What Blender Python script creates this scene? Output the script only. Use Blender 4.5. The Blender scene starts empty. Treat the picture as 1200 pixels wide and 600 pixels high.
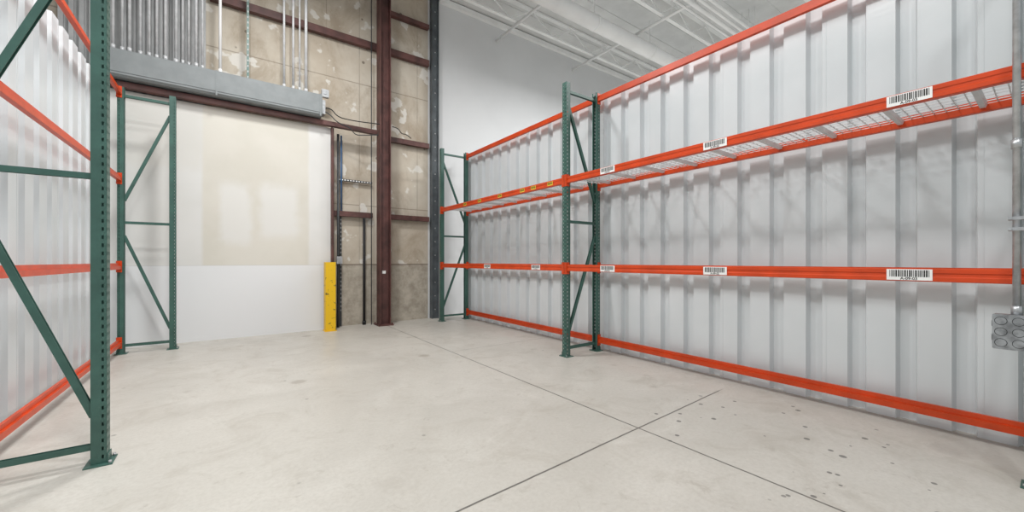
import bpy, math, random
from mathutils import Vector, Matrix
random.seed(7)
S = bpy.context.scene
COL = S.collection

# ------------------------------------------------------------------ materials
def lin(c):
    r = []
    for v in c[:3]:
        v = v/255.0
        r.append(v/12.92 if v <= 0.04045 else ((v+0.055)/1.055)**2.4)
    return (r[0], r[1], r[2], 1.0)

class NT:
    def __init__(self, name):
        self.m = bpy.data.materials.new(name); self.m.use_nodes = True
        self.t = self.m.node_tree; self.n = self.t.nodes; self.l = self.t.links
        self.b = self.n["Principled BSDF"]
        self.tc = self.n.new("ShaderNodeTexCoord")
        self.sep = self.n.new("ShaderNodeSeparateXYZ")
        self.l.new(self.tc.outputs["Object"], self.sep.inputs[0])
    def put(self, sock, v):
        if isinstance(v, bpy.types.NodeSocket): self.l.new(v, sock)
        else: sock.default_value = v
    def noise(self, scale, detail=4, rough=0.55, vec=None, dist=0):
        n = self.n.new("ShaderNodeTexNoise"); n.inputs["Scale"].default_value = scale
        n.inputs["Detail"].default_value = detail; n.inputs["Roughness"].default_value = rough
        n.inputs["Distortion"].default_value = dist
        self.l.new(vec or self.tc.outputs["Object"], n.inputs["Vector"])
        return n.outputs["Fac"]
    def math(self, op, a, b=0.0, c=None, clamp=False):
        n = self.n.new("ShaderNodeMath"); n.operation = op; n.use_clamp = clamp
        self.put(n.inputs[0], a); self.put(n.inputs[1], b)
        if c is not None: self.put(n.inputs[2], c)
        return n.outputs[0]
    def rng(self, v, a, b, c=0.0, d=1.0):
        n = self.n.new("ShaderNodeMapRange"); n.interpolation_type = 'SMOOTHSTEP'
        self.put(n.inputs[0], v)
        n.inputs[1].default_value = a; n.inputs[2].default_value = b
        n.inputs[3].default_value = c; n.inputs[4].default_value = d
        return n.outputs[0]
    def mix(self, f, a, b):
        n = self.n.new("ShaderNodeMix"); n.data_type = 'RGBA'
        self.put(n.inputs[0], f); self.put(n.inputs[6], a); self.put(n.inputs[7], b)
        return n.outputs[2]
    def band(self, v, a, b, s):
        return self.math('MULTIPLY', self.rng(v, a-s, a+s), self.rng(v, b-s, b+s, 1.0, 0.0))
    def line(self, v, p, w):
        d = self.math('ABSOLUTE', self.math('SUBTRACT', v, p))
        return self.rng(d, w*0.5, w, 1.0, 0.0)
    def mapped(self, sc):
        n = self.n.new("ShaderNodeMapping"); n.inputs["Scale"].default_value = sc
        self.l.new(self.tc.outputs["Object"], n.inputs["Vector"]); return n.outputs[0]
    def bump(self, h, strength=0.2, dist=0.01):
        n = self.n.new("ShaderNodeBump"); n.inputs["Strength"].default_value = strength
        n.inputs["Distance"].default_value = dist
        self.l.new(h, n.inputs["Height"]); self.l.new(n.outputs[0], self.b.inputs["Normal"])
    def fin(self, col, rough=0.5, metal=0.0, spec=0.5):
        self.put(self.b.inputs["Base Color"], col); self.put(self.b.inputs["Roughness"], rough)
        self.b.inputs["Metallic"].default_value = metal
        self.b.inputs["Specular IOR Level"].default_value = spec
        return self.m

def simple(name, c, rough=0.5, metal=0.0, var=0.08, scale=6.0, spec=0.5):
    k = NT(name)
    lo = tuple(max(0, v*(1-var)) for v in c); hi = tuple(min(255, v*(1+var)) for v in c)
    f = k.rng(k.noise(scale), 0.3, 0.7)
    return k.fin(k.mix(f, lin(lo), lin(hi)), rough, metal, spec)

M = {}
M['green'] = simple("green_powder_coat", (62, 97, 88), 0.40, 0, 0.07)
M['orange'] = simple("orange_powder_coat", (203, 66, 15), 0.38, 0, 0.05)
M['brown'] = simple("brown_primer_steel", (88, 57, 53), 0.55, 0, 0.18, 4)
M['galv'] = simple("galvanized_steel", (186, 188, 190), 0.36, 0.7, 0.07, 20)
M['emt'] = simple("bright_conduit_steel", (204, 205, 206), 0.45, 0.15, 0.05, 10)
M['boxsteel'] = simple("bright_box_steel", (158, 161, 164), 0.34, 0.8, 0.16, 18)
M['wire'] = simple("zinc_wire", (215, 215, 215), 0.45, 0.2, 0.03)
M['greybox'] = simple("grey_enamel", (132, 137, 138), 0.6, 0, 0.03)
M['dark'] = simple("dark_steel", (60, 62, 64), 0.6, 0, 0.15)
M['slate'] = simple("slate_steel", (80, 86, 90), 0.55, 0, 0.1)
M['bolt'] = simple("pale_bolt", (160, 162, 162), 0.5, 0.2, 0.05)
M['black'] = simple("black_rubber", (28, 28, 30), 0.6, 0, 0.1)
M['ink'] = simple("black_ink", (20, 20, 20), 0.6, 0, 0.02)
M['label'] = simple("white_label_paper", (240, 240, 238), 0.6, 0, 0.01)
M['ylabel'] = simple("yellow_label_paper", (240, 205, 70), 0.6, 0, 0.02)
M['blue'] = simple("blue_pipe", (60, 95, 135), 0.5, 0, 0.08)
M['white'] = simple("white_paint", (240, 240, 239), 0.55, 0, 0.02, 2)
M['ribs'] = simple("grey_ribbed_sheet", (160, 161, 161), 0.55, 0, 0.06, 3)
M['ceilp'] = simple("ceiling_paint", (216, 217, 216), 0.7, 0, 0.03, 2)
M['joist'] = simple("joist_paint", (238, 239, 238), 0.65, 0, 0.02, 2)
M['drywall'] = simple("white_drywall", (216, 217, 218), 0.7, 0, 0.015, 0.8)

def m_yellow():
    k = NT("yellow_guard_paint")
    s = k.noise(14, 5, 0.7)
    f = k.rng(s, 0.60, 0.66)
    return k.fin(k.mix(f, lin((236, 190, 20)), lin((70, 62, 40))), 0.5)
M['yellow'] = m_yellow()

def m_corr():
    k = NT("white_corrugated_steel")
    n1 = k.noise(1.2, 3); n2 = k.noise(1.0, 3, 0.5, k.mapped((3, 3, 0.5)))
    c = k.mix(k.rng(n1, 0.3, 0.7), lin((207, 212, 214)), lin((216, 220, 222)))
    s = k.rng(n2, 0.62, 0.8, 0, 0.2)
    c = k.mix(s, c, lin((196, 199, 198)))
    h = k.math('ADD', k.noise(2.5, 2), k.math('MULTIPLY', k.noise(3.0, 2, 0.5, k.mapped((1, 1, 14))), 0.12))
    k.bump(h, 0.18, 0.015)
    return k.fin(c, 0.30, 0.0, 0.6)
M['corr'] = m_corr()

def m_floor():
    k = NT("polished_concrete")
    X, Y = k.sep.outputs[0], k.sep.outputs[1]
    big = k.noise(0.55, 5, 0.6, dist=0.6); mid = k.noise(2.2, 8, 0.68, dist=1.0); fine = k.noise(38, 5, 0.7)
    mid2 = k.noise(0.9, 8, 0.7, dist=1.6)
    c = k.mix(k.rng(big, 0.32, 0.68), lin((189, 185, 177)), lin((202, 198, 190)))
    c = k.mix(k.rng(mid, 0.48, 0.72, 0, 0.5), c, lin((168, 161, 150)))
    c = k.mix(k.rng(mid2, 0.50, 0.66, 0, 0.4), c, lin((211, 208, 201)))
    c = k.mix(k.rng(k.noise(5.5, 8, 0.75, dist=0.5), 0.57, 0.70, 0, 0.5), c, lin((158, 150, 139)))
    scuff = k.rng(k.noise(3.0, 9, 0.8, k.mapped((1.0, 4.0, 1.0)), dist=0.4), 0.60, 0.68, 0, 0.35)
    c = k.mix(scuff, c, lin((216, 213, 206)))
    c = k.mix(k.rng(fine, 0.35, 0.7, 0, 0.35), c, lin((172, 166, 157)))
    v = k.n.new("ShaderNodeTexVoronoi"); v.inputs["Scale"].default_value = 1.25
    k.l.new(k.tc.outputs["Object"], v.inputs["Vector"])
    dd = k.math('ADD', v.outputs["Distance"], k.math('MULTIPLY', mid, 0.22))
    c = k.mix(k.rng(dd, 0.17, 0.23, 0.55, 0.0), c, lin((148, 140, 129)))
    v2 = k.n.new("ShaderNodeTexVoronoi"); v2.inputs["Scale"].default_value = 8.5
    k.l.new(k.tc.outputs["Object"], v2.inputs["Vector"])
    dx = k.math('SUBTRACT', X, 3.2); dy = k.math('SUBTRACT', Y, 1.2)
    r2 = k.math('SQRT', k.math('ADD', k.math('MULTIPLY', dx, dx), k.math('MULTIPLY', dy, dy)))
    area_ = k.rng(r2, 0.75, 1.05, 1.0, 0.0)
    sc = k.n.new("ShaderNodeSeparateColor"); k.l.new(v2.outputs["Color"], sc.inputs[0])
    pick = k.math('GREATER_THAN', sc.outputs[0], 0.38)
    sz = k.math('ADD', k.math('MULTIPLY', sc.outputs[1], 0.11), 0.07)
    sp0 = k.math('LESS_THAN', v2.outputs["Distance"], sz)
    sp = k.math('MULTIPLY', sp0, k.math('MULTIPLY', pick, area_))
    c = k.mix(k.math('MULTIPLY', sp, 0.8), c, lin((92, 90, 87)))
    v3 = k.n.new("ShaderNodeTexVoronoi"); v3.inputs["Scale"].default_value = 2.3
    k.l.new(k.tc.outputs["Object"], v3.inputs["Vector"])
    c = k.mix(k.rng(v3.outputs["Distance"], 0.02, 0.05, 0.6, 0.0), c, lin((112, 108, 102)))
    wob = k.math('MULTIPLY', k.math('SUBTRACT', k.noise(3, 3), 0.5), 0.012)
    Xw = k.math('ADD', X, wob); Yw = k.math('ADD', Y, wob)
    Yt = k.math('SUBTRACT', Yw, k.math('MULTIPLY', X, 0.055))
    j = k.math('MAXIMUM', k.line(Xw, 2.53, 0.009), k.math('MULTIPLY', k.line(Yt, 1.728, 0.009), k.rng(X, 3.8, 4.05, 1, 0.0)))
    j2 = k.math('MULTIPLY', k.line(Yw, 4.97, 0.010), k.math('MULTIPLY', k.rng(X, 2.5, 2.56), 0.5))
    j = k.math('MAXIMUM', j, j2)
    c = k.mix(k.math('MULTIPLY', j, 0.85), c, lin((78, 75, 71)))
    ro = k.rng(mid, 0.3, 0.7, 0.34, 0.50)
    h = k.math('SUBTRACT', k.math('MULTIPLY', fine, 0.15), j)
    k.bump(h, 0.15, 0.004)
    return k.fin(c, ro, 0, 0.4)
M['floor'] = m_floor()

def m_backwall():
    k = NT("tilt_up_concrete_panels")
    X, Z = k.sep.outputs[0], k.sep.outputs[2]
    n1 = k.noise(1.1, 5, 0.6); n2 = k.noise(1.1, 7, 0.7, k.mapped((1.4, 1, 0.8)), dist=0.5); n3 = k.noise(5, 6, 0.7)
    up = k.mix(k.rng(n1, 0.3, 0.7), lin((186, 174, 157)), lin((204, 196, 182)))
    up = k.mix(k.rng(n2, 0.45, 0.70, 0, 0.7), up, lin((158, 143, 124)))
    fx = k.math('ABSOLUTE', k.math('SUBTRACT', k.math('FRACT', k.math('DIVIDE', k.math('ADD', X, 10.07), 0.61)), 0.5))
    sx = k.rng(fx, 0.486, 0.496)
    fz = k.math('ABSOLUTE', k.math('SUBTRACT', k.math('FRACT', k.math('DIVIDE', k.math('ADD', Z, 0.05), 2.44)), 0.5))
    sz = k.rng(fz, 0.494, 0.498)
    seam = k.math('MAXIMUM', k.math('MULTIPLY', sx, k.math('MULTIPLY', k.rng(n1, 0.35, 0.6), 0.65)), k.math('MULTIPLY', sz, 0.5))
    up = k.mix(seam, up, lin((116, 103, 90)))
    blob = k.math('MULTIPLY', k.rng(k.noise(3.0, 3, 0.5), 0.61, 0.65), 0.75)
    up = k.mix(blob, up, lin((224, 221, 214)))
    vh = k.n.new("ShaderNodeTexVoronoi"); vh.inputs["Scale"].default_value = 2.2
    k.l.new(k.tc.outputs["Object"], vh.inputs["Vector"])
    up = k.mix(k.rng(vh.outputs["Distance"], 0.05, 0.08, 0.7, 0.0), up, lin((90, 78, 68)))
    lo = k.mix(k.rng(n3, 0.3, 0.7), lin((158, 149, 136)), lin((192, 184, 170)))
    lo = k.mix(k.rng(n2, 0.48, 0.72, 0, 0.6), lo, lin((136, 123, 107)))
    c = k.mix(k.rng(Z, 1.19, 1.21), lo, up)
    c = k.mix(k.math('MULTIPLY', k.line(Z, 1.2, 0.02), 0.6), c, lin((96, 84, 72)))
    k.bump(n3, 0.4, 0.015)
    return k.fin(c, 0.85, 0, 0.2)
M['backwall'] = m_backwall()

def m_door():
    k = NT("patched_drywall_infill")
    X, Z = k.sep.outputs[0], k.sep.outputs[2]
    w = k.math('MULTIPLY', k.math('SUBTRACT', k.noise(3, 4), 0.5), 0.22)
    Xw = k.math('ADD', X, w); Zw = k.math('ADD', Z, w)
    white = k.mix(k.rng(k.noise(1.0, 3), 0.35, 0.65), lin((218, 217, 213)), lin((224, 223, 220)))
    cream = k.mix(k.rng(k.noise(1.6, 4), 0.35, 0.65), lin((213, 209, 198)), lin((218, 214, 204)))
    Xs = k.math('ADD', X, k.math('MULTIPLY', w, 0.15))
    m1 = k.math('MULTIPLY', k.band(Xs, -0.34, 1.18, 0.03), k.band(Z, 1.0, 3.9, 0.02))
    c = k.mix(m1, white, cream)
    m2 = k.math('MULTIPLY', k.band(Xw, -0.12, 0.30, 0.08), k.band(Zw, 1.55, 2.55, 0.12))
    m3 = k.math('MULTIPLY', k.band(Xw, 0.45, 1.0, 0.08), k.band(Zw, 1.7, 2.6, 0.12))
    c = k.mix(k.math('MULTIPLY', k.math('MAXIMUM', m2, m3), 0.8), c, lin((226, 225, 221)))
    m4 = k.math('MULTIPLY', k.band(Xw, -1.3, -0.34, 0.1), k.band(Zw, 2.7, 3.9, 0.1))
    c = k.mix(k.math('MULTIPLY', m4, 0.5), c, lin((214, 211, 203)))
    low = k.rng(Z, 1.195, 1.205, 1.0, 0.0)
    c = k.mix(low, c, lin((229, 230, 231)))
    ln = k.line(Z, 1.2, 0.008)
    c = k.mix(k.math('MULTIPLY', ln, 0.2), c, lin((150, 148, 142)))
    return k.fin(c, 0.55, 0, 0.35)
M['door'] = m_door()

# ------------------------------------------------------------------ mesh builder
class MB:
    def __init__(self): self.v = []; self.f = []; self.mi = []; self.sm = []
    def add(self, vs, fs, mi=0, sm=False):
        o = len(self.v); self.v += [tuple(p) for p in vs]
        for i, f in enumerate(fs):
            self.f.append([o+j for j in f]); self.mi.append(mi)
            self.sm.append(sm[i] if isinstance(sm, list) else sm)
        return self
    def box(self, x0, x1, y0, y1, z0, z1, mi=0):
        x0, x1 = min(x0, x1), max(x0, x1); y0, y1 = min(y0, y1), max(y0, y1); z0, z1 = min(z0, z1), max(z0, z1)
        vs = [(x0,y0,z0),(x1,y0,z0),(x1,y1,z0),(x0,y1,z0),(x0,y0,z1),(x1,y0,z1),(x1,y1,z1),(x0,y1,z1)]
        return self.add(vs, [(0,3,2,1),(4,5,6,7),(0,1,5,4),(1,2,6,5),(2,3,7,6),(3,0,4,7)], mi)
    def cyl(self, p0, p1, r, n=14, mi=0, r2=None):
        p0, p1 = Vector(p0), Vector(p1); d = (p1-p0).normalized()
        a = d.orthogonal().normalized(); b = d.cross(a); r2 = r if r2 is None else r2
        vs = []
        for p, rr in ((p0, r), (p1, r2)):
            for i in range(n):
                t = 2*math.pi*i/n; vs.append(p + a*math.cos(t)*rr + b*math.sin(t)*rr)
        fs = [(i, (i+1) % n, n+(i+1) % n, n+i) for i in range(n)] + [tuple(range(n))[::-1], tuple(range(n, 2*n))]
        return self.add(vs, fs, mi, [True]*n+[False, False])
    def prism(self, prof, axis, a0, a1, mi=0):
        n = len(prof); vs = []
        for a in (a0, a1):
            for p in prof:
                if axis == 'y': vs.append((p[0], a, p[1]))
                elif axis == 'x': vs.append((a, p[0], p[1]))
                else: vs.append((p[0], p[1], a))
        fs = [(i, (i+1) % n, n+(i+1) % n, n+i) for i in range(n)] + [tuple(range(n))[::-1], tuple(range(n, 2*n))]
        return self.add(vs, fs, mi)
    def rod(self, p0, p1, w, h, mi=0, up=(0, 1, 0)):
        p0, p1 = Vector(p0), Vector(p1); d = (p1-p0).normalized(); u = Vector(up).normalized(); s = d.cross(u).normalized()
        vs = [p + u*a*w/2 + s*b*h/2 for p in (p0, p1) for a, b in ((-1,-1),(1,-1),(1,1),(-1,1))]
        return self.add(vs, [(0,1,5,4),(1,2,6,5),(2,3,7,6),(3,0,4,7),(3,2,1,0),(4,5,6,7)], mi)
    def mesh(self, name, mats):
        me = bpy.data.meshes.new(name); me.from_pydata(self.v, [], self.f)
        for m in mats: me.materials.append(m)
        for p, mi, s in zip(me.polygons, self.mi, self.sm): p.material_index = mi; p.use_smooth = s
        import bmesh
        bm = bmesh.new(); bm.from_mesh(me); bmesh.ops.recalc_face_normals(bm, faces=bm.faces); bm.to_mesh(me); bm.free()
        me.update(); return me

def link(o, parent=None):
    COL.objects.link(o)
    if parent: o.parent = parent
    return o
def mobj(name, me, parent=None, loc=(0, 0, 0)):
    o = bpy.data.objects.new(name, me); o.location = loc; return link(o, parent)
def empty(name, loc, label, cat, group=None):
    o = bpy.data.objects.new(name, None); o.location = loc; o.empty_display_size = 0.1; link(o)
    tag(o, label, cat, group); return o
def tag(o, label, cat, group=None):
    o["label"] = label; o["category"] = cat
    if group: o["group"] = group
def struct(name, mb, mats, label=None, cat=None):
    o = mobj(name, mb.mesh(name, mats)); o["kind"] = "structure"
    if label: o["label"] = label; o["category"] = cat or name.split('_')[0]
    return o

# ------------------------------------------------------------------ room shell
CEIL = 7.25
struct("floor", MB().box(-8, 16, -4, 8.4, -0.15, 0), [M['floor']], "light grey polished concrete floor with saw-cut joints and stains", "floor")
struct("wall_back", MB().box(-8, 3.60, 8.2, 8.4, 0, CEIL), [M['backwall']], "beige concrete back wall with panel seams and grey lower course", "wall")
struct("wall_back_drywall", MB().box(3.60, 16, 8.2, 8.4, 0, CEIL), [M['drywall']], "tall smooth white drywall wall beyond the corrugated partition", "wall")

def corrugated(y0, y1, xface, s, z0, z1, pitch=0.305, depth=0.055):
    pts = []
    prof = [(0.0, 0), (0.180, 0), (0.198, 1), (0.287, 1)]
    k = -1
    while True:
        k += 1
        done = False
        for a, dpt in prof:
            yy = y0 + k*pitch + a
            if yy > y1: done = True; break
            pts.append((yy, xface + s*dpt*depth))
        if done: break
    pts.append((y1, pts[-1][1]))
    mb = MB(); n = len(pts)
    th = 0.012*s
    vs = []
    for z in (z0, z1):
        vs += [(x, yy, z) for yy, x in pts]
    for z in (z0, z1):
        vs += [(x+th, yy, z) for yy, x in pts]
    fs = []
    for i in range(n-1):
        fs += [(i, i+1, n+i+1, n+i), (2*n+i, 2*n+i+1, 3*n+i+1, 3*n+i), (i, i+1, 2*n+i+1, 2*n+i), (n+i, n+i+1, 3*n+i+1, 3*n+i)]
    fs += [(0, n, 3*n, 2*n), (n-1, 2*n-1, 4*n-1, 3*n-1)]
    mb.add(vs, fs)
    k = 0
    while y0 + k*pitch + 0.09 < y1:
        if k % 3 == 0:
            mb.box(xface-s*0.002, xface+s*0.004, y0+k*pitch+0.150, y0+k*pitch+0.156, z0, z1)
        k += 1
    return mb
WR = 4.38
struct("wall_right", corrugated(-3.5, 7.95, WR, 1, 0.0, 3.64, depth=0.058), [M['corr']], "white corrugated steel partition wall behind the pallet racking", "wall")
WL = -1.36
struct("wall_left", corrugated(1.0, 7.65, WL, -1, 0.0, 3.64, pitch=0.305, depth=0.050), [M['corr']], "white corrugated steel partition wall behind the pallet racking", "wall")

mb = MB(); mb.box(-8, 16, -4, 8.4, CEIL, CEIL+0.1)
y = -3.9
while y < 8.15:
    mb.box(-8, 16, y, y+0.10, CEIL-0.012, CEIL); y += 0.6
struct("ceiling", mb, [M['ceilp']], "white painted ribbed metal roof deck", "ceiling")

struct("door_1", MB().box(-1.9, 1.55, 7.97, 8.2, 0, 3.76), [M['door']], "large boarded-up doorway of patched white and cream drywall", "door")
mb = MB(); mb.box(1.55, 1.60, 7.93, 8.2, 0, 3.76); mb.box(1.55, 1.57, 7.88, 7.93, 0, 3.76)
struct("trim_1", mb, [M['brown']])
struct("trim_2", MB().box(3.84, 16, 8.10, 8.2, CEIL-0.14, CEIL-0.04), [M['joist']])

# ------------------------------------------------------------------ rack parts
PW, PD, PH = 0.080, 0.070, 3.64
def post_mesh(s):
    mb = MB(); hw = PW/2; xf = -s*PD/2; xb = s*PD/2; t = 0.003*s
    ys = [-hw, -0.026, -0.012, 0.012, 0.026, hw]
    z = 0.0; rows = []
    while z < PH-0.05:
        rows.append((z, z+0.028, False)); rows.append((z+0.028, z+0.0508, True)); z += 0.0508
    rows.append((z, PH, False))
    for z0, z1, hole in rows:
        if not hole:
            for x in (xf, xf+t): mb.add([(x,-hw,z0),(x,hw,z0),(x,hw,z1),(x,-hw,z1)], [(0,1,2,3)])
            for zz in (z0, z1):
                mb.add([(xf,-hw,zz),(xf,hw,zz),(xf+t,hw,zz),(xf+t,-hw,zz)], [(0,1,2,3)])
        else:
            for i in range(5):
                if i in (1, 3):
                    a, b = ys[i], ys[i+1]; c = (a+b)/2
                    for x in (xf, xf+t):
                        mb.add([(x,a,z0),(x,c-0.003,z0),(x,a,z0+0.014)], [(0,1,2)])
                        mb.add([(x,b,z0),(x,c+0.003,z0),(x,b,z0+0.014)], [(0,1,2)])
                    continue
                a, b = ys[i], ys[i+1]
                for x in (xf, xf+t): mb.add([(x,a,z0),(x,b,z0),(x,b,z1),(x,a,z1)], [(0,1,2,3)])
                for yy in (a, b):
                    mb.add([(xf,yy,z0),(xf+t,yy,z0),(xf+t,yy,z1),(xf,yy,z1)], [(0,1,2,3)])
    fx = [xf, xf+s*0.014, xf+s*0.024, xb]
    for sy in (-1, 1):
        for z0, z1, hole in rows:
            for i in range(3):
                if hole and i == 1: continue
                for yy in (sy*hw, sy*(hw-0.003)):
                    mb.add([(fx[i],yy,z0),(fx[i+1],yy,z0),(fx[i+1],yy,z1),(fx[i],yy,z1)], [(0,1,2,3)])
        mb.box(xb-0.003, xb+0.0, sy*hw, sy*(hw-0.016), 0, PH)
    return mb.mesh("post_mesh", [M['green']])
def foot_mesh(s):
    mb = MB(); mb.box(-0.065, 0.065, -0.075, 0.075, 0, 0.008)
    mb.box(-s*0.042, -s*0.036, -0.045, 0.045, 0.008, 0.06)
    mb.cyl((-s*0.052, 0.058, 0.008), (-s*0.052, 0.058, 0.024), 0.009, 6, 1)
    mb.cyl((-s*0.052, -0.058, 0.008), (-s*0.052, -0.058, 0.024), 0.009, 6, 1)
    return mb.mesh("foot_mesh", [M['green'], M['galv']])
POST = {1: post_mesh(1), -1: post_mesh(-1)}
FOOT = {1: foot_mesh(1), -1: foot_mesh(-1)}

def brace_mesh(D, za, zb, sgn):
    p0 = Vector((sgn*0.030, 0, za)); p1 = Vector((sgn*(D-0.030), 0, zb))
    mb = MB(); up = Vector((0, 1, 0))
    mb.rod(p0, p1, 0.030, 0.004)
    for q in (-1, 1):
        mb.rod(p0+up*q*0.015, p1+up*q*0.015, 0.004, 0.036)
    return mb.mesh("brace_mesh", [M['green']])
def frame(x, y, sgn, D, label, group):
    e = empty("rack_upright_frame", (x, y, 0), label, "rack frame", group)
    mobj("post", POST[sgn], e, (0, 0, 0.009)); mobj("post", POST[-sgn], e, (sgn*D, 0, 0.009))
    mobj("foot_plate", FOOT[sgn], e); mobj("foot_plate", FOOT[-sgn], e, (sgn*D, 0, 0))
    for za, zb, n in ((0.11, 0.11, "horizontal_brace"), (1.80, 1.80, "horizontal_brace"), (3.54, 3.54, "horizontal_brace"),
                      (0.30, 1.62, "diagonal_brace"), (3.36, 2.10, "diagonal_brace")):
        mobj(n, brace_mesh(D, za, zb, sgn), e)
    return e

RX, RD = 3.66, 0.58
RY = [0.05, 3.84, 7.62]
LX, LD = -0.655, 0.54
LY = [3.53, 7.50]
GR = "green upright frames of the pallet racking"
for y in RY: frame(RX, y, 1, RD, "green perforated steel rack upright frame against the long corrugated wall", GR)
for y in LY: frame(LX, y, -1, LD, "green perforated steel rack upright frame with diagonal bracing beside short partition", GR)

BH = 0.084
def beam_mesh(L, s):
    p = [(0,0.004),(0.004,0),(0.045,0),(0.045,0.048),(0.026,0.048),(0.026,BH),(0.004,BH),(0,BH-0.004),(0,0.056),(0.005,0.050),(0.005,0.034),(0,0.028)]
    prof = [(s*a, b) for a, b in p]
    return MB().prism(prof, 'y', 0.005, L-0.005).mesh("beam_mesh", [M['orange']])
def conn_mesh(s, e):
    mb = MB()
    mb.box(-s*0.004, s*0.048, 0, -e*0.005, -0.04, 0.115)
    mb.box(-s*0.004, -s*0.010, -e*0.005, e*0.036, -0.04, 0.115)
    for z in (-0.02, 0.04, 0.095):
        mb.cyl((-s*0.010, e*0.018, z), (-s*0.015, e*0.018, z), 0.007, 8, 0)
    return mb.mesh("connector_mesh", [M['orange']])
def text_mesh(txt, size):
    cu = bpy.data.curves.new("t", 'FONT'); cu.body = txt; cu.size = size; cu.align_x = 'CENTER'; cu.offset = 0.0004
    o = bpy.data.objects.new("t", cu); COL.objects.link(o)
    bpy.context.view_layer.update()
    dg = bpy.context.evaluated_depsgraph_get()
    me = bpy.data.meshes.new_from_object(o.evaluated_get(dg))
    bpy.data.objects.remove(o); bpy.data.curves.remove(cu)
    return me
def sticker(beam, yl, zl, w, h, code, yellow=False):
    st = MB().box(-0.0015, 0.0, -w/2, w/2, -h/2, h/2).mesh("sticker", [M['ylabel' if yellow else 'label']])
    lab = mobj("barcode_label", st, beam, (-0.0005, yl, zl)); lab["label"] = ("yellow" if yellow else "white") + " barcode sticker"
    mb = MB(); y = w*0.43; rnd = random.Random(code)
    while y > -w*0.43:
        b = rnd.choice([0.003, 0.0045, 0.007])*w/0.2
        zlo = -h*0.20 if code else -h*0.3
        mb.add([(-0.0022, y, zlo), (-0.0022, y-b, zlo), (-0.0022, y-b, h*0.42), (-0.0022, y, h*0.42)], [(0,1,2,3)])
        y -= b + rnd.choice([0.003, 0.0045])*w/0.2
    mobj("barcode_print", mb.mesh("bars", [M['ink']]), lab)
    if code:
        tm = text_mesh(code, h*0.34); tm.materials.clear(); tm.materials.append(M['ink'])
        R = Matrix(((0,0,-1),(-1,0,0),(0,1,0))).to_4x4()
        tm.transform(Matrix.Translation((-0.0024, 0, -h*0.46)) @ R)
        mobj("code_print", tm, lab)

def beam(x, y0, y1, zc, s, label, group):
    L = y1-y0-PW
    e = empty("rack_beam", (x, y0+PW/2, zc-BH/2), label, "rack beam", group)
    mobj("beam_body", beam_mesh(L, s), e)
    mobj("end_connector", conn_mesh(s, -1), e, (0, 0.0, 0)); mobj("end_connector", conn_mesh(s, 1), e, (0, L, 0))
    return e
ZM, ZU, ZT, ZB = 1.180, 2.345, 3.57, 0.16
xo = RX-PD/2+0.002
xr = RX+RD+PD/2-0.002
GB = "orange beams of the pallet racking"
for i in range(2):
    y0, y1 = RY[i], RY[i+1]; base = y0+PW/2
    bu = beam(xo, y0, y1, ZU, 1, "orange steel rack beam carrying wire decks, with barcode stickers", GB)
    bm_ = beam(xo, y0, y1, ZM, 1, "orange steel rack beam at mid height with barcode stickers", GB)
    beam(xr, y0, y1, ZU, -1, "orange steel rear rack beam carrying the wire decks", GB)
    beam(xr, y0, y1, ZM, -1, "plain orange steel rear rack beam at mid height", GB)
    beam(xr, y0, y1, ZT, -1, "plain orange steel rack beam along the partition top", GB)
    beam(xr, y0, y1, ZB, -1, "plain orange steel rack beam just above the floor", GB)
    if i == 0:
        for yy, c in ((0.574, "A-09-03"), (1.845, "A-09-02"), (3.11, "A-09-01")):
            sticker(bm_, yy-base, 0.043, 0.215, 0.072, c); sticker(bu, yy-base, 0.043, 0.215, 0.072, c)
    else:
        for yy, c in ((4.445, "A-10-02"), (5.77, "A-10-01")): sticker(bm_, yy-base, 0.043, 0.2, 0.068, c)
        for yy in (4.13, 4.50, 4.77, 5.38, 6.03, 6.56): sticker(bu, yy-base, 0.043, 0.11, 0.05, "", True)
xl = LX-LD-PD/2+0.002
beams_left = [(ZB, "just above the floor"), (1.20, "at mid height"), (2.40, "above head height"), (ZT+0.01, "along the partition top")]
for zc, w in beams_left:
    beam(xl, LY[0], LY[1], zc, 1, "plain orange steel rack beam " + w + " before corrugated partition", GB)

def deck_mesh(Ly, Lx):
    mb = MB(); r = 0.006; n = 21
    for i in range(n):
        y = 0.01+(Ly-0.02)*i/(n-1); mb.box(0, Lx, y-r/2, y+r/2, 0, r)
    for j in range(9):
        x = 0.004+(Lx-0.008)*j/8; mb.box(x-r/2, x+r/2, 0, Ly, -r, 0)
    return mb.mesh("deck_wires", [M['wire']])
def chan_mesh(Lx):
    mb = MB(); mb.prism([(-0.022,-0.006),(-0.014,-0.032),(0.014,-0.032),(0.022,-0.006),(0.019,-0.006),(0.012,-0.029),(-0.012,-0.029),(-0.019,-0.006)], 'x', 0, Lx)
    return mb.mesh("deck_channel", [M['wire']])
dx0, dx1 = xo+0.028, xr-0.028
dm = chm = None
for i in range(2):
    y0 = RY[i]+PW/2+0.02; y1 = RY[i+1]-PW/2-0.02; W = (y1-y0-0.04)/3
    if dm is None: dm = deck_mesh(W, dx1-dx0); chm = chan_mesh(dx1-dx0-0.04)
    for k in range(3):
        e = empty("wire_deck", (dx0, y0+k*(W+0.02), ZU-BH/2+0.055), "zinc wire mesh deck panel resting on orange rack beams", "wire shelf", "wire decks on the upper shelf level")
        mobj("mesh_panel", dm, e)
        for q in (0.16, 0.5, 0.84): mobj("support_channel", chm, e, (0.02, W*q, 0))

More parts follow.
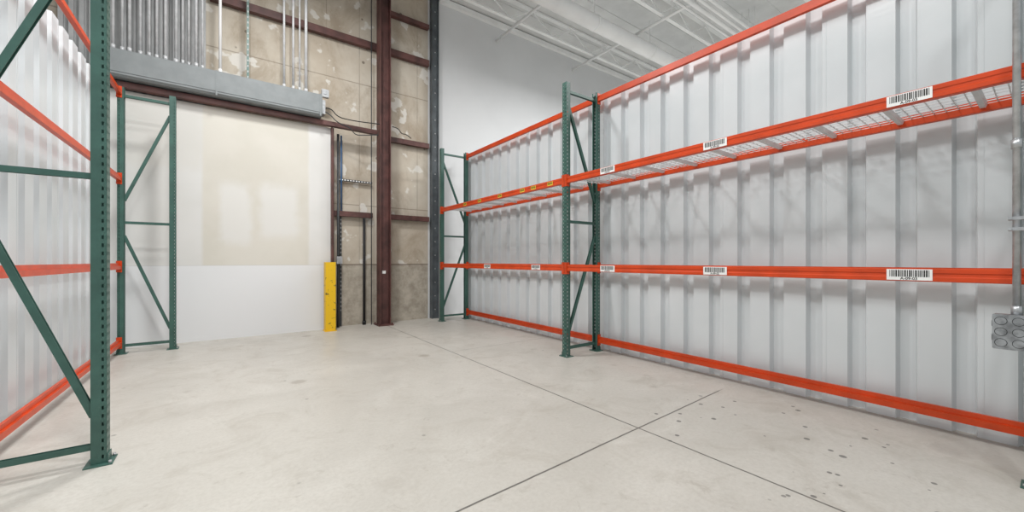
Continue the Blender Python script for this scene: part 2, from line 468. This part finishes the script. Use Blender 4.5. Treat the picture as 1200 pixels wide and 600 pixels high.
# ------------------------------------------------------------------ back wall steelwork
def thing(name, mb, mats, label, cat, group=None):
    o = mobj(name, mb.mesh(name, mats)); tag(o, label, cat, group); return o
e = empty("steel_column", (2.51, 7.86, 0), "brown primed steel column standing against concrete wall", "column")
mb = MB(); H = CEIL-0.05
mb.box(-0.105, -0.090, -0.12, 0.12, 0.02, H); mb.box(0.090, 0.105, -0.12, 0.12, 0.02, H); mb.box(-0.09, 0.09, -0.008, 0.008, 0.02, H)
mobj("column_shaft", mb.mesh("shaft", [M['brown']]), e)
mb = MB(); mb.box(-0.15, 0.15, -0.17, 0.17, 0, 0.02)
for a in (-1, 1):
    for b in (-1, 1): mb.cyl((a*0.127, b*0.145, 0.02), (a*0.127, b*0.145, 0.05), 0.014, 6)
mobj("base_plate", mb.mesh("plate", [M['brown']]), e)
mb = MB(); mb.box(-0.035, 0.035, -0.014, -0.008, 1.02, 1.08)
mobj("paper_tag", mb.mesh("tag", [M['label']]), e)["label"] = "small white tag"

def girt(x0, x1, y, z, h=0.10, mat='brown', lab="brown steel girt running across the concrete wall"):
    mb = MB(); d = 0.10
    mb.prism([(y, z-h/2), (y+d, z-h/2), (y+d, z-h/2+0.012), (y+0.012, z-h/2+0.012), (y+0.012, z+h/2-0.012), (y+d, z+h/2-0.012), (y+d, z+h/2), (y, z+h/2)], 'x', x0, x1)
    return thing("wall_girt", mb, [M[mat]], lab, "steel beam", "steel girts on the back wall")
girt(-0.25, 3.58, 8.08, 5.62, 0.13)
girt(-1.9, 2.38, 7.84, 3.81, 0.08)
girt(2.65, 3.58, 8.08, 3.80, 0.10)
girt(1.62, 2.36, 8.08, 2.19, 0.10); girt(2.65, 3.58, 8.08, 2.19, 0.10)
girt(2.65, 3.58, 8.08, 6.42, 0.09)
girt(-0.25, 1.9, 8.08, 6.95, 0.09, 'dark', "dark steel girt running across the concrete wall")
mb = MB(); mb.box(1.70, 2.36, 8.12, 8.16, 2.83, 2.87)
for i in range(12): mb.box(1.72+i*0.053, 1.75+i*0.053, 8.117, 8.12, 2.84, 2.86, 1)
thing("strut_channel", mb, [M['dark'], M['label']], "dark slotted strut channel fixed to wall", "strut")

mb = MB(); mb.box(3.66, 3.78, 8.09, 8.2, 0, CEIL-0.05); mb.box(3.64, 3.66, 8.06, 8.2, 0, CEIL-0.05); mb.box(3.78, 3.80, 8.06, 8.2, 0, CEIL-0.05)
z = 0.2
while z < 7.0:
    mb.cyl((3.72, 8.09, z), (3.72, 8.082, z), 0.014, 8, 1); z += 0.30
thing("edge_column", mb, [M['slate'], M['bolt']], "slate grey steel channel column with a row of small bolts", "column")

e = empty("electrical_wireway", (0, 0, 0), "long grey enamelled wireway box mounted above the boarded doorway", "electrical trough")
def wseg(x0, x1):
    mb = MB(); mb.prism([(7.70, 3.90), (7.73, 3.87), (7.96, 3.87), (7.96, 4.25), (7.70, 4.25)], 'x', x0, x1)
    mb.box(x0, x1, 7.692, 7.70, 3.93, 4.245)
    return mb.mesh("wseg", [M['greybox']])
mobj("wireway_section", wseg(-1.40, -0.16), e); mobj("wireway_section", wseg(-0.15, 1.36), e)
for x in (-0.155, 1.33):
    mb = MB(); mb.box(x-0.012, x+0.012, 7.688, 7.97, 3.865, 4.256)
    mobj("joint_cover", mb.mesh("joint", [M['greybox']]), e)
mb = MB(); mb.box(1.36, 1.42, 7.75, 7.93, 3.93, 4.18); mobj("end_cap", mb.mesh("cap", [M['galv']]), e)

def conduit(x, y, z0, z1, r, mat='emt', lab="galvanized electrical conduit rising from grey wireway", couple=True):
    mb = MB(); mb.cyl((x, y, z0), (x, y, z1), r, 14)
    if couple:
        z = z0+0.03
        mb.cyl((x, y, z), (x, y, z+0.06), r*1.35, 10)
        mb.cyl((x, y, z0+1.9), (x, y, z0+1.98), r*1.2, 10)
    return thing("electrical_conduit", mb, [M[mat]], lab, "conduit", "vertical conduits on the back wall")
for i, (x, r) in enumerate([(-1.33,.018),(-1.24,.017),(-1.16,.018),(-1.05,.018),(-0.95,.016),(-0.87,.018),(-0.77,.018),(-0.65,.020),(-0.57,.014),(-0.50,.014),(-0.41,.018),(-0.335,.014)]):
    conduit(x, 7.82+0.03*(i % 2), 4.252, 7.2, r)
conduit(-0.11, 7.85, 4.252, 7.2, 0.020, 'white', "white painted conduit rising from grey wireway")
for x in (0.78, 0.92): conduit(x, 7.85, 4.252, 7.2, 0.018)
conduit(1.02, 7.85, 4.252, 7.2, 0.014)
conduit(1.12, 7.85, 4.252, 7.2, 0.024)
mb = MB(); mb.box(0.24, 0.275, 7.83, 7.865, 4.252, 7.2)
z = 4.3
while z < 7.1: mb.box(0.25, 0.265, 7.825, 7.83, z, z+0.03, 1); z += 0.09
thing("strut_channel", mb, [M['green'], M['bolt']], "dark green slotted strut rising from grey wireway", "strut")
mb = MB(); x = -1.9
while x < -0.33:
    mb.box(x, x+0.05, 8.0, 8.06, 3.761, 7.2); mb.box(x+0.05, x+0.10, 8.04, 8.06, 3.761, 7.2); x += 0.10
thing("ribbed_panel", mb, [M['ribs']], "grey ribbed sheet panel behind a row of conduits", "metal panel")

conduit(1.70, 8.06, 0.0, 3.7, 0.022, 'dark', "dark vertical pipe beside the boarded doorway", False)
mb = MB(); mb.cyl((1.77, 8.12, 2.24), (1.77, 8.12, 3.7), 0.016)
thing("electrical_conduit", mb, [M['blue']], "blue plastic pipe fixed to concrete wall", "conduit", "vertical conduits on the back wall")
mb = MB(); mb.cyl((2.20, 8.12, 0.05), (2.20, 8.12, 2.12), 0.025); mb.cyl((2.20, 8.12, 0.0), (2.20, 8.12, 0.08), 0.035)
thing("drain_pipe", mb, [M['black']], "black drain pipe on the concrete wall", "pipe")
mb = MB(); mb.cyl((2.32, 8.04, 0.0), (2.32, 8.04, 7.1), 0.010)
thing("electrical_conduit", mb, [M['dark']], "thin dark conduit beside the brown column", "conduit", "vertical conduits on the back wall")
mb = MB(); z = 0.3
mb.box(1.755, 1.785, 8.15, 8.18, 0.0, 2.13)
while z < 2.1: mb.box(1.762, 1.778, 8.145, 8.15, z, z+0.03, 1); z += 0.08
thing("strut_channel", mb, [M['dark'], M['bolt']], "dark slotted strut standing beside the doorway trim", "strut")
mb = MB(); mb.box(1.66, 1.76, 7.98, 8.03, 1.22, 1.36); mb.box(1.68, 1.74, 7.975, 7.98, 1.25, 1.33)
thing("switch_box", mb, [M['galv']], "small steel switch box on the dark pipe", "switch box")
mb = MB(); mb.box(1.38, 1.50, 7.85, 7.93, 4.28, 4.42); mb.cyl((1.44, 7.85, 4.35), (1.44, 7.84, 4.35), 0.025, 12)
thing("junction_box", mb, [M['galv']], "small steel junction box at the wireway end", "junction box")

def cable(pts, r, mat, lab):
    cu = bpy.data.curves.new("cable", 'CURVE'); cu.dimensions = '3D'; cu.bevel_depth = r; cu.bevel_resolution = 2
    sp = cu.splines.new('NURBS'); sp.points.add(len(pts)-1)
    for p, q in zip(sp.points, pts): p.co = (*q, 1)
    sp.use_endpoint_u = True; sp.order_u = 3
    t = bpy.data.objects.new("t", cu); COL.objects.link(t); bpy.context.view_layer.update()
    me = bpy.data.meshes.new_from_object(t.evaluated_get(bpy.context.evaluated_depsgraph_get()))
    bpy.data.objects.remove(t); me.materials.clear(); me.materials.append(M[mat])
    o = mobj("cable", me); tag(o, lab, "cable", "loose cables beside the column"); return o
L1 = "black loose cable draped between wireway and column"
cable([(1.435,7.80,4.06),(1.52,7.75,4.06),(1.62,7.75,3.92),(1.9,7.72,3.90),(2.2,7.72,3.92),(2.38,7.70,3.93)], 0.009, 'black', L1)
cable([(1.435,7.84,4.00),(1.50,7.78,3.96),(1.62,7.76,3.82),(1.85,7.76,3.78),(1.95,7.80,3.66),(2.1,7.76,3.68),(2.36,7.72,3.72)], 0.009, 'dark', L1)
cable([(2.65,7.76,3.95),(2.80,7.85,3.98),(2.92,8.0,3.92),(3.05,8.04,3.95),(3.15,8.05,3.88)], 0.009, 'black', L1)

e = empty("door_guard_bollard", (1.50, 7.79, 0), "yellow scuffed steel guard post before the doorway corner", "bollard")
mb = MB()
mb.prism([(-0.085,-0.09),(0.085,-0.09),(0.085,0.07),(0.075,0.07),(0.075,-0.08),(-0.075,-0.08),(-0.075,0.07),(-0.085,0.07)], 'z', 0.012, 1.24)
mb.box(-0.085, 0.085, -0.09, 0.07, 1.24, 1.252)
mobj("guard_body", mb.mesh("guard", [M['yellow']]), e)
mb = MB(); mb.box(-0.10, 0.10, -0.115, 0.09, 0, 0.012)
for a in (-1, 1): mb.cyl((a*0.07, -0.102, 0.012), (a*0.07, -0.102, 0.03), 0.008, 6)
mobj("base_plate", mb.mesh("gb", [M['yellow']]), e)

# ------------------------------------------------------------------ conduit with outlet box at rack end
e = empty("outlet_conduit", (3.570, 0.135, 0.0), "galvanized conduit drop with steel outlet box strapped to rack post", "electrical outlet")
mb = MB(); mb.cyl((0, 0, 0.97), (0, 0, 6.9), 0.016, 18)
for z in (0.97, 1.9, 4.4): mb.cyl((0, 0, z), (0, 0, z+0.05), 0.022, 12)
mobj("conduit_pipe", mb.mesh("cp", [M['galv']]), e)
def rbox(w, h, r):
    pts = []
    for cx, cz, a0 in ((w/2-r, h/2-r, 0), (-w/2+r, h/2-r, 90), (-w/2+r, -h/2+r, 180), (w/2-r, -h/2+r, 270)):
        for a in range(0, 91, 30):
            t = math.radians(a0+a); pts.append((cx+r*math.cos(t), cz+r*math.sin(t)))
    return pts
YB = 0.022
mb = MB(); mb.prism([(a+YB, b+0.875) for a, b in rbox(0.118, 0.19, 0.005)], 'x', -0.058, 0.030)
mb.prism([(a+YB, b+0.875) for a, b in rbox(0.124, 0.196, 0.007)], 'x', -0.061, -0.058)
mobj("outlet_box", mb.mesh("ob", [M['boxsteel']]), e)
for zy in (YB-0.031, YB+0.031):  # round knockouts stamped in the box face, each rimmed by a dark ring
    for z in (0.814, 0.875, 0.936):
        mb = MB(); mb.cyl((-0.061, zy, z), (-0.0620, zy, z), 0.0235, 24, 1); mb.cyl((-0.0620, zy, z), (-0.0650, zy, z), 0.0205, 24, 0)
        mobj("box_knockout", mb.mesh("ko", [M['boxsteel'], M['dark']]), e)
mb = MB()
y1 = YB+0.0592
mb.prism([(-0.048, 0.795), (0.022, 0.795), (0.022, 0.955), (-0.048, 0.955)], 'y', y1, y1+0.004)
for z in (0.835, 0.915): mb.cyl((-0.013, y1+0.004, z), (-0.013, y1+0.007, z), 0.018, 16, 1)
mobj("side_cover", mb.mesh("rc", [M['boxsteel'], M['dark']]), e)
for z in (1.44, 1.50, 3.2):
    mb = MB()
    mb.box(-0.026, 0.05, -0.045, 0.030, z, z+0.018); mb.cyl((-0.026, 0.022, z+0.009), (-0.042, 0.022, z+0.009), 0.008, 6)
    mobj("pipe_strap", mb.mesh("ps", [M['galv']]), e)

# ------------------------------------------------------------------ ceiling steel & services
def joist(y):
    e = empty("bar_joist", (0, y, CEIL-0.014), "white open-web steel bar joist under roof deck", "ceiling joist", "bar joists under the roof deck")
    mb = MB(); mb.box(-7.9, 15.9, -0.05, 0.05, -0.04, -0.0); mobj("top_chord", mb.mesh("tc", [M['joist']]), e)
    mb = MB(); mb.box(-7.9, 15.9, -0.04, 0.04, -0.46, -0.43); mobj("bottom_chord", mb.mesh("bc", [M['joist']]), e)
    mb = MB(); x = -7.8; up = True
    while x < 15.2:
        a, b = (-0.43, -0.04) if up else (-0.04, -0.43)
        mb.rod((x, 0, a), (x+0.65, 0, b), 0.024, 0.024); x += 0.65; up = not up
    mobj("web_rods", mb.mesh("wr", [M['joist']]), e)
for y in (7.3, 5.2, 3.1, 1.0, -1.1): joist(y)
for x in (5.4, 10.4, 13.4):
    mb = MB(); mb.box(x-0.02, x+0.02, -3.5, 8.15, CEIL-0.525, CEIL-0.485); mb.cyl((x, -3.5, CEIL-0.515), (x, 8.15, CEIL-0.515), 0.03)
    thing("bridging_bar", mb, [M['joist']], "white steel bridging bar crossing beneath joists", "ceiling brace", "bridging bars")
mb = MB(); mb.cyl((3.2, 5.95, 6.5), (15.8, 5.95, 6.5), 0.16, 24)
for x in (4.5, 6.5, 8.5, 10.5, 12.5): mb.cyl((x, 5.95, 6.5), (x+0.05, 5.95, 6.5), 0.17, 24); mb.box(x, x+0.02, 5.94, 5.96, 6.6, CEIL-0.013)
thing("ceiling_duct", mb, [M['white']], "large white round duct hung beneath the joists", "duct")
for y, r in ((4.16, 0.03), (4.29, 0.03), (4.44, 0.045), (4.60, 0.025)):
    mb = MB(); mb.cyl((5, y, 6.62), (15.8, y, 6.62), r, 14)
    for x in (6, 8, 10, 12): mb.cyl((x, y, 6.62), (x, y, CEIL-0.013), 0.006, 6)
    thing("ceiling_pipe", mb, [M['white']], "white pipe hung beneath the joists", "pipe", "pipes under the ceiling")
mb = MB(); mb.cyl((7.95, -3, 6.72), (7.95, 8.1, 6.72), 0.032, 14)
for yy in (-2.6, 0, 2.6, 5.0, 7.0): mb.cyl((7.95, yy, 6.72), (7.95, yy, CEIL-0.013), 0.006, 6)
thing("ceiling_pipe", mb, [M['white']], "white sprinkler pipe crossing beneath the joists", "pipe", "pipes under the ceiling")

# ------------------------------------------------------------------ lights
def area(x, y, z, sx, sy, p, col=(1.0, 1.0, 0.995)):
    l = bpy.data.lights.new("high_bay_light", 'AREA'); l.shape = 'RECTANGLE'; l.size = sx; l.size_y = sy; l.energy = p; l.color = col
    o = bpy.data.objects.new("high_bay_light", l); o.location = (x, y, z); link(o); return o
area(0.7, 5.3, 6.3, 0.6, 0.5, 165)
area(0.0, 1.6, 6.3, 0.6, 0.5, 150)
area(1.2, -1.6, 6.3, 0.6, 0.5, 85)
area(-0.3, 3.4, 6.3, 0.8, 0.5, 60)
for x, y in ((7.2, 5.0), (7.2, 1.5), (11.5, 5.0)):
    area(x, y, 5.9, 1.2, 0.35, 175)
w = bpy.data.worlds.new("world"); S.world = w; w.use_nodes = True
w.node_tree.nodes["Background"].inputs[0].default_value = (0.94, 0.98, 1.0, 1)
w.node_tree.nodes["Background"].inputs[1].default_value = 0.58

# ------------------------------------------------------------------ camera
cam = bpy.data.cameras.new("camera"); cam.sensor_width = 36; cam.lens = 461/1200*36; cam.shift_y = 0.005; cam.clip_start = 0.05
co = bpy.data.objects.new("camera", cam); co.location = (0, 0, 1.27)
co.rotation_euler = (math.radians(90), 0, math.radians(-35.76)); link(co); S.camera = co
S.view_settings.view_transform = 'Standard'
S.view_settings.look = 'None'
